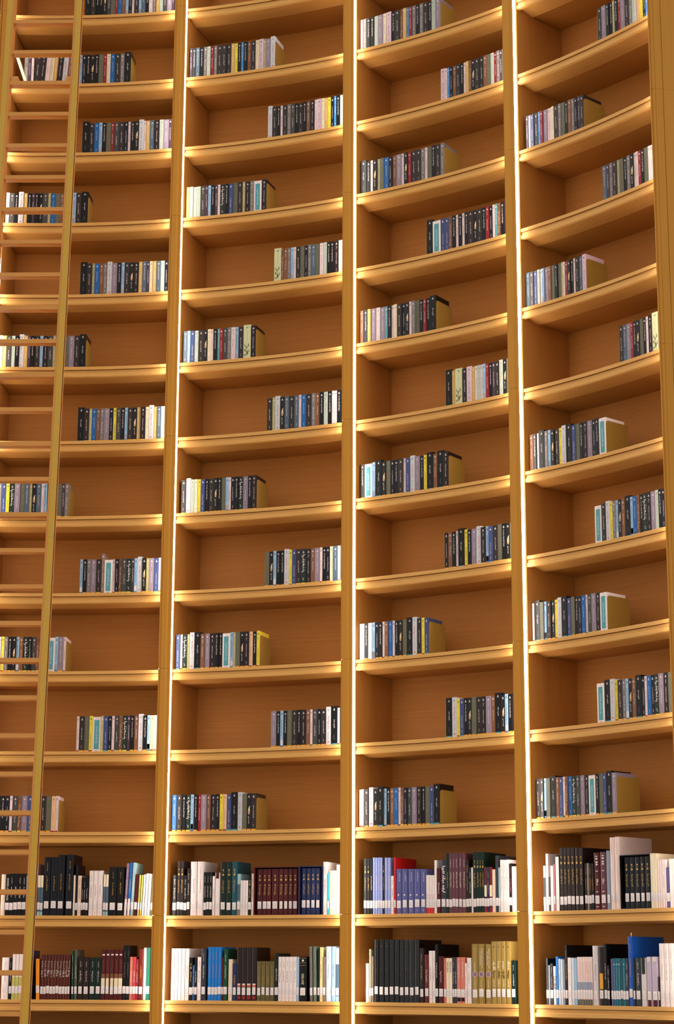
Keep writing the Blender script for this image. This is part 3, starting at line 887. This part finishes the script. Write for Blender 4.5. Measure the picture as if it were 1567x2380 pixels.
# ------------------------------------------------------------------ library books on the two lowest shelves
INK = {'w': 'white', 'g': 'gold', 'G': 'gold', 'y': 'amber', 'd': 'grey', 'k': 'charcoal', 'b': 'slateblue', 'p': 'rose', 'o': 'orange', 'W': 'white'}
SPECIAL = {  # zones painted on the spine: (z fraction from, to, colour) over a base colour
 'whiteolive': ('white', [(0, .5, 'lime')], 'white and olive'), 'teal2': ('slateblue', [(.70, 1, 'ivory'), (0, .1, 'paleteal')], 'cream and slate-teal'),
 'brownset': ('maroon', [(.43, .52, 'brown'), (.12, .43, 'warmcream')], 'brown and cream'), 'redfoot': ('umber', [(.03, .09, 'red'), (.26, .30, 'salmon'), (.30, .32, 'white')], 'black red-footed'),
 'olivegold': ('olivegold', [(0, 1, None)], 'dark olive'), 'seablue': ('paleteal', [(.35, .75, 'slateblue'), (0, .2, 'taupe')], 'sea-blue photo'), 'maroonwhite': ('white', [(.86, 1, 'maroon')], 'white maroon-topped'),
 'bigred': ('crimson', [], 'tall bright red'), 'blueset': ('blueset', [], 'blue-violet'), 'whitered': ('white', [(0, .15, 'crimson')], 'white red-footed'),
 'browncream': ('brick', [(.35, .6, 'ivory'), (0, .1, 'red')], 'brown and cream photo'), 'sealset': ('goldolive', [], 'gold-olive'), 'oliveset': ('goldolive', [], 'olive gold'),
 'whiteblack': ('white', [(.3, .74, 'black')], 'white and black'), 'slipwhite': ('black', [(0, .97, 'white')], 'black-edged white'), 'maroonbars': ('maroon', [], 'maroon white-barred'),
 'plumbars': ('plum', [], 'plum white-barred'), 'fadeset': ('pinkwhite', [(.0, .12, 'greengrey'), (.12, .32, 'softpink'), (.32, .48, 'bluegrey')], 'white and blue-grey'),
 'yellowmid': ('maroonblack', [(.28, .55, 'amber')], 'dark yellow-banded'), 'greenwhite': ('greywhite', [(.66, 1, 'forest')], 'green and white'), 'lilacset': ('lilacset', [(0, .13, 'maroon'), (.9, 1, 'greywhite')], 'lilac maroon-footed')}
SAY = {'inky': 'ink-blue', 'dkgreen': 'dark green', 'ltblue': 'light blue', 'paleteal': 'pale teal', 'green2': 'sea-green', 'dkteal': 'dark teal', 'paleblue': 'pale blue', 'paleyellow': 'pale yellow',
       'peri': 'periwinkle', 'gloss': 'glossy black', 'pinkred': 'pink-red', 'tealset': 'teal', 'salmonset': 'salmon pink', 'greygreen': 'grey-green', 'greengrey': 'green-grey', 'greywhite': 'grey-white',
       'umber': 'dark brown', 'bluegrey': 'blue-grey', 'pinkwhite': 'pinkish white', 'paper': 'thin cream', 'azure': 'bright blue', 'cobalt': 'tall cobalt blue', 'brick': 'brick red'}
def text_mesh(body_txt, size, mat, zc, x, flip=1):
    cu = bpy.data.curves.new('lettering', 'FONT'); cu.body = body_txt; cu.size = size; cu.align_x = 'CENTER'; cu.align_y = 'CENTER'; cu.extrude = 0.0002; cu.resolution_u = 2
    ob = bpy.data.objects.new('lettering', cu); C.objects.link(ob)
    dg = bpy.context.evaluated_depsgraph_get(); me = bpy.data.meshes.new_from_object(ob.evaluated_get(dg))
    bpy.data.objects.remove(ob); me.materials.clear(); me.materials.append(mat)
    # letters stand on the spine, reading downwards (flip=1) or upwards (-1)
    Mt = Matrix.Translation((x, -0.0006, zc)) @ Matrix.Rotation(R(90) * flip, 4, 'Y') @ Matrix.Rotation(R(90), 4, 'X')
    me.transform(Mt); return me
def make_library_book(col, opts, w, h, z, phi, b, ri=RS, depth=None, sticker=True):
    tn = turn(b, phi); root = empty('library_book', P3(ri, phi, z), -tn)
    rnd = random.Random(int(phi * 1e5) % 9973)
    w = w - 0.0009; a = w / 2 - .0015; sp = SPECIAL.get(col)
    base_c = sp[0] if sp else col
    d = depth or min(.235, max(.14, h * .72)); m = MB(); hard = w > .022
    y = -0.0004 + (0.0002 if hard else 0)
    body(m, w, d, h, cmat(base_c), 0.003 if hard else 0.0)
    if hard: a = w / 2 * .66
    if sp:
        for f0, f1, c2 in sp[1]:
            if c2: rect(m, -w / 2 * (.97 if not hard else .7), w / 2 * (.97 if not hard else .7), f0 * h, f1 * h, cmat(c2), y)
    kinds = opts.get('sc')
    if kinds:
        ink = cmat(INK[kinds]); s = min(.0066, w * .36)
        if kinds == 'G': s = min(.0085, w * .42)
        if kinds == 'W': script(m, 0, h * .38, h * .88, .02, ink, rnd, y - .0001)
        else:
            script(m, 0, h * .42, h * .68 if kinds != 'G' else h * .66, s, ink, rnd, y - .0001)
            if rnd.random() < .75: script(m, 0, h * (.79 if kinds == 'G' else .76), h * (.83 if kinds == 'G' else .9), s * .7, ink, rnd, y - .0001)
            if kinds in 'dpk' and w > .015: script(m, 0, h * .05, h * .09, s * .6, ink, rnd, y - .0001)
        if kinds == 'G': emblem(m, 0, h * .85, min(.004, w * .16), ink, y - .0001); rect(m, -min(.0045, w * .2), min(.0045, w * .2), h * .74, h * .775, ink, y - .0001)
    if opts.get('set') == 'g':
        rect(m, a * .8, a * .98, 0, h, cmat('goldolive'), y - .0001); script(m, -.001, h * .50, h * .66, .011, cmat('greywhite'), rnd, y - .0002); script(m, 0, h * .68, h * .86, .006, cmat('greywhite'), rnd, y - .0002)
    if col == 'olivegold':
        rect(m, a * .75, a, .02, h, cmat('goldolive'), y - .0001); rect(m, -a, -a * .8, .02, h, cmat('goldolive'), y - .0001)
        rect(m, -a * .6, a * .4, h * .2, h * .9, cmat('olive'), y - .00005); script(m, 0, h * .38, h * .62, .008, cmat('goldolive'), rnd, y - .0002)
    if col == 'brownset':
        for q in (0, 1): emblem(m, (-.003, .003)[q], h * .9, .0042, cmat('white'), y - .0001)
        script(m, 0, h * .55, h * .8, .009, cmat('brown'), rnd, y - .0001)
    if col == 'blueset':
        script(m, .004, h * .72, h * .92, .007, cmat('white'), rnd, y - .0001); emblem(m, -.002, h * .42, .0045, cmat('white'), y - .0001); rect(m, a * .96, a, 0, h, cmat('goldolive'), y - .0001)
        script(m, 0, h * .05, h * .1, .006, cmat('white'), rnd, y - .0001)
    if col == 'whitered': script(m, 0, h * .25, h * .5, .007, cmat('rose'), rnd, y - .0001)
    if col in ('maroonbars', 'plumbars'):
        for f in (.93, .67, .31, .05): rect(m, -a * .6, a * .6, h * f, h * f + .0035, cmat('white'), y - .0001)
        for f in (.88, .82, .78): rect(m, -a * .45, a * .5, h * f, h * f + .007, cmat('white'), y - .0001)
        script(m, 0, h * .42, h * .54, .014, cmat('white'), rnd, y - .0001)
    if col == 'sealset':
        n_ = 12; zc = h * .49; m.quad([(.012 * math.sin(i / n_ * 2 * math.pi), y - .00025, zc - .012 * math.cos(i / n_ * 2 * math.pi)) for i in range(n_)], cmat('mauve'))
        m.quad([(.0145 * math.sin(i / n_ * 2 * math.pi), y - .00015, zc - .0145 * math.cos(i / n_ * 2 * math.pi)) for i in range(n_)], cmat('pink'))
        rect(m, -a, a, h * .95, h * .953, cmat('umber'), y - .0001); rect(m, -a, a, h * .05, h * .053, cmat('umber'), y - .0001)
        for xx in (-a * 1.08, a * 1.02): rect(m, xx, xx + .0012, 0, h, cmat('umber'), y - .0001)
        script(m, 0, h * .2, h * .40, .006, cmat('ivory'), rnd, y - .0003)
    if col == 'oliveset':
        emblem(m, 0, h * .91, .003, cmat('umber'), y - .0001); script(m, 0, h * .54, h * .68, .016, cmat('ivory'), rnd, y - .0002); script(m, 0, h * .42, h * .52, .014, cmat('umber'), rnd, y - .0002); script(m, 0, h * .27, h * .38, .009, cmat('ivory'), rnd, y - .0002)
    if col == 'salmonset': rect(m, -a, a, h * .04, h * .12, cmat('black'), y - .0001); script(m, 0, h * .55, h * .9, .006, cmat('white'), rnd, y - .0001)
    if col == 'tealset': emblem(m, 0, h * .87, .0042, cmat('paleteal'), y - .0001); script(m, 0, h * .3, h * .8, .004, cmat('paleteal'), rnd, y - .0001)
    if col == 'pinkwhite' and h > .28: script(m, 0, h * .74, h * .92, .012, cmat('peach'), rnd, y - .0001); script(m, 0, h * .4, h * .55, .009, cmat('peach'), rnd, y - .0001)
    if col == 'gloss': emblem(m, 0, h * .9, .004, cmat('charcoal'), y - .0001); script(m, 0, h * .5, h * .56, .006, cmat('charcoal'), rnd, y - .0001)
    if col == 'fadeset': script(m, 0, h * .5, h * .9, .005, cmat('salmon'), rnd, y - .0001)
    if opts.get('d') == 'b': rect(m, -a, a, 0, h * .32, cmat('pinkwhite'), y - .0001)
    m.build('cover', root)
    if col == 'cobalt':
        q = MB(); q.quad([(-.002, .012, h - .004), (.002, .012, h - .004), (.006, .010, h + .012), (0, .012, h + .020), (-.006, .014, h + .012)], cmat('gold')); q.quad([(-.002, .0125, h - .004), (-.006, .0145, h + .012), (0, .0125, h + .020), (.006, .0105, h + .012), (.002, .0125, h - .004)], cmat('gold')); tag(q.build('bookmark', root), 'gold tab sticking up from the pages')
    pm = MB(); pages(pm, w, d, h, 0.0025); pm.build('page_block', root)
    if 'txt' in opts:
        t = opts['txt'].replace('_', ' ')
        if t == 'ZAYED':
            me = text_mesh(t, .018, cmat('ivory'), h * .50, 0, -1)
            g = MB(); 
            for f in (.80, .86, .965): rect(g, -w * .40, w * .40, h * f, h * f + .0012, cmat('gold'), y - .0002)
            emblem(g, 0, h * .915, .006, cmat('ivory'), y - .0003); g.build('gilt_bands', root)
        elif t.startswith('ZAYED BIN'):
            me = text_mesh('ZAYED BIN SULTAN\nAL NAHAYAN', .0105, cmat('ivory'), h * .76, 0, 1)
        elif t.startswith('SHADES'): me = text_mesh(t, .0125, cmat('white'), h * .63, 0, 1)
        elif t.startswith('Sheikh'): me = text_mesh(t, .0095, cmat('black'), h * .80, 0, 1)
        else: me = text_mesh(t, .023, cmat('slate'), h * .55, 0, 1)
        o = bpy.data.objects.new('spine_lettering', me); C.objects.link(o); o.parent = root
        words = '"' in t
    if sticker and h > .05:
        g = MB(); sw = min(w * (.96 if not hard else .72), .028) / 2; z0 = rnd.uniform(.0285, .0335) if h < .3 else rnd.uniform(.036, .040); hs = .038
        g.quad([(-sw, y - .0006, z0), (sw, y - .0006, z0), (sw, y - .0006, z0 + hs), (-sw, y - .0006, z0 + hs)], STICKER)
        g.quad([(sw, y - .0003, z0), (-sw, y - .0003, z0), (-sw, y - .0003, z0 + hs), (sw, y - .0003, z0 + hs)], STICKER)
        for q in range(3):
            zz = z0 + .006 + q * .009; rect(g, -sw * .6, sw * .5 - q * .001, zz, zz + .0012, cmat('midgrey'), y - .0008)
        tag(g.build('spine_label', root), 'white paper shelf-mark label')
    if 't' in opts:
        root.rotation_euler = (Matrix.Rotation(-tn, 4, 'Z') @ Matrix.Rotation(R(float(opts['t'])), 4, 'Y')).to_euler()
        root.location.z = z + abs(math.sin(R(float(opts['t'])))) * w / 2 + .0004
    return root
def slipcase(col, p0, p1, h, k, b, nb):
    c = (p0 + p1) / 2; W_ = R(p1 - p0) * RS; root = empty('slipcase', P3(RS - .004, R(c), ZK(k) + LIFT), -turn(b, R(c))); mt = cmat(col)
    m = MB(); t = .004; d = .205; w = W_ / 2 - .0005
    for nm, bx in (('case_side', (-w, -w + t, 0, d, 0, h)), ('case_side', (w - t, w, 0, d, 0, h)), ('case_top', (-w + t + .0001, w - t - .0001, 0, d, h - t, h)),
                   ('case_bottom', (-w + t + .0001, w - t - .0001, 0, d, 0, t)), ('case_back', (-w + t + .0001, w - t - .0001, d - t, d, t + .0001, h - t - .0001))):
        q = MB(); q.box(*bx, mt); q.build(nm, root)
    return tag(root, '%s open slipcase holding %s %s volumes, %s, %s' % ({'maroon': 'maroon', 'navy': 'navy blue', 'black': 'black'}[col], {8: 'eight', 4: 'four', 5: 'five'}[nb], {'maroon': 'maroon', 'navy': 'navy', 'black': 'black'}[col], SHELFNAME[k], BAYNAME[b]), 'slipcase')
CASES = {'BOXmaroon': ('maroon', [.018, .062, .124, .186, .247, .385, .545, .650, .752, .853, .95, .95], 8, [(20, 63), (67, 98), (101, 132), (137, 190), (195, 228), (232, 265), (269, 301), (306, 337)], 355),
         'BOXnavy': ('navy', None, 4, [(20, 51), (54, 86), (90, 124), (128, 162)], 185), 'BOXblack': ('inky', None, 5, [(30, 76), (79, 126), (129, 175), (178, 219), (223, 272)], 280)}
LIBRARY = {(1, 1): LIBRARY_1_1, (1, 0): LIBRARY_1_0, (2, 1): LIBRARY_2_1, (2, 0): LIBRARY_2_0, (3, 1): LIBRARY_3_1, (3, 0): LIBRARY_3_0, (4, 1): LIBRARY_4_1, (4, 0): LIBRARY_4_0}
for (b, k), txt in LIBRARY.items():
    rows = [l.split() for l in txt.strip().split('\n')]; cnt = 0; prev = None
    last_end = 0
    for f in rows:
        p0, p1, h, col = float(f[0]), float(f[1]), float(f[2]), f[3]; opts = dict(q.split('=') for q in f[4:])
        p0 = max(p0, last_end + .006) if last_end else p0
        tt = max(0.0, float(opts.get('t', 0))); p1 = min(p1, BAYS[b][1] - .16 - math.degrees(h * math.sin(R(tt)) / RS)); p0 = max(p0, BAYS[b][0] + .16)
        if p1 - p0 < .12: continue
        last_end = p1
        if col.startswith('BOX'):
            cc, _, nb, spans, tot = CASES[col]
            slipcase({'BOXmaroon': 'maroon', 'BOXnavy': 'navy', 'BOXblack': 'black'}[col], p0, p1, h, k, b, nb)
            c = (p0 + p1) / 2; wtot = R(p1 - p0) * RS; hh = h - .0155
            for i, (s0, s1) in enumerate(spans):
                xx = ((s0 + s1) / 2 / tot - .5) * wtot; wd = (s1 - s0) / tot * wtot
                # volumes stand parallel to the case
                loc = Vector(P3(RS + .004, R(c), ZK(k) + .0052)) + Vector((math.cos(turn(b, R(c))), -math.sin(turn(b, R(c))), 0)) * xx
                rt = make_library_book({'BOXmaroon': 'maroon', 'BOXnavy': 'navy', 'BOXblack': 'inky'}[col], {'sc': 'G'}, wd, hh, ZK(k) + .0052, R(c), b, RS + .004, .18)
                rt.location = loc
                nm = {'BOXmaroon': 'maroon', 'BOXnavy': 'navy blue', 'BOXblack': 'black'}[col]
                tag(rt, '%s gilt-lettered volume, %s from left inside the %s slipcase' % (nm, word(i + 1), nm), 'book', 'volumes in the %s slipcase' % nm)
            continue
        cnt += 1; w = R(p1 - p0) * RS
        rt = make_library_book(col, opts, w - (.0024 if 't' in opts else 0), h, ZK(k) + LIFT, R((p0 + p1) / 2), b)
        nm = SPECIAL[col][2] if col in SPECIAL else SAY.get(col, col)
        extra = ' with ZAYED on its spine' if opts.get('txt') == 'ZAYED' else ''
        tag(rt, '%s book%s, %s from left, %s, %s' % (nm, extra, word(cnt), SHELFNAME[k], BAYNAME[b]), 'book', 'library books on the %s of the %s' % (SHELFNAME[k], BAYNAME[b]))

# unseen books, added on the shelf below the frame to shade that bay
low = MB(); rr = random.Random(5)
for b in (1, 2, 3, 4):
    ph = R(BAYS[b][0] + .3)
    while ph < R(BAYS[b][1] - .9):
        w = rr.uniform(.016, .045); h = rr.uniform(.21, .31); q = MB(); c = rr.choice(('black', 'inky', 'maroon', 'white', 'dkgreen', 'umber', 'grey', 'navy', 'brick'))
        body(q, w - .001, .2, h, cmat(c)); pages(q, w - .001, .2, h, .0025); pc = ph + w / 2 / RS
        low.merge(q, Matrix.Translation(P3(RS, pc, ZK(-1) + LIFT)) @ Matrix.Rotation(-turn(b, pc), 4, 'Z')); ph += w / RS
tag(low.build('unseen_book_rows', weld=False), 'unseen rows of library books, added below the bottom edge to shade the shelf', 'books', kind='stuff')
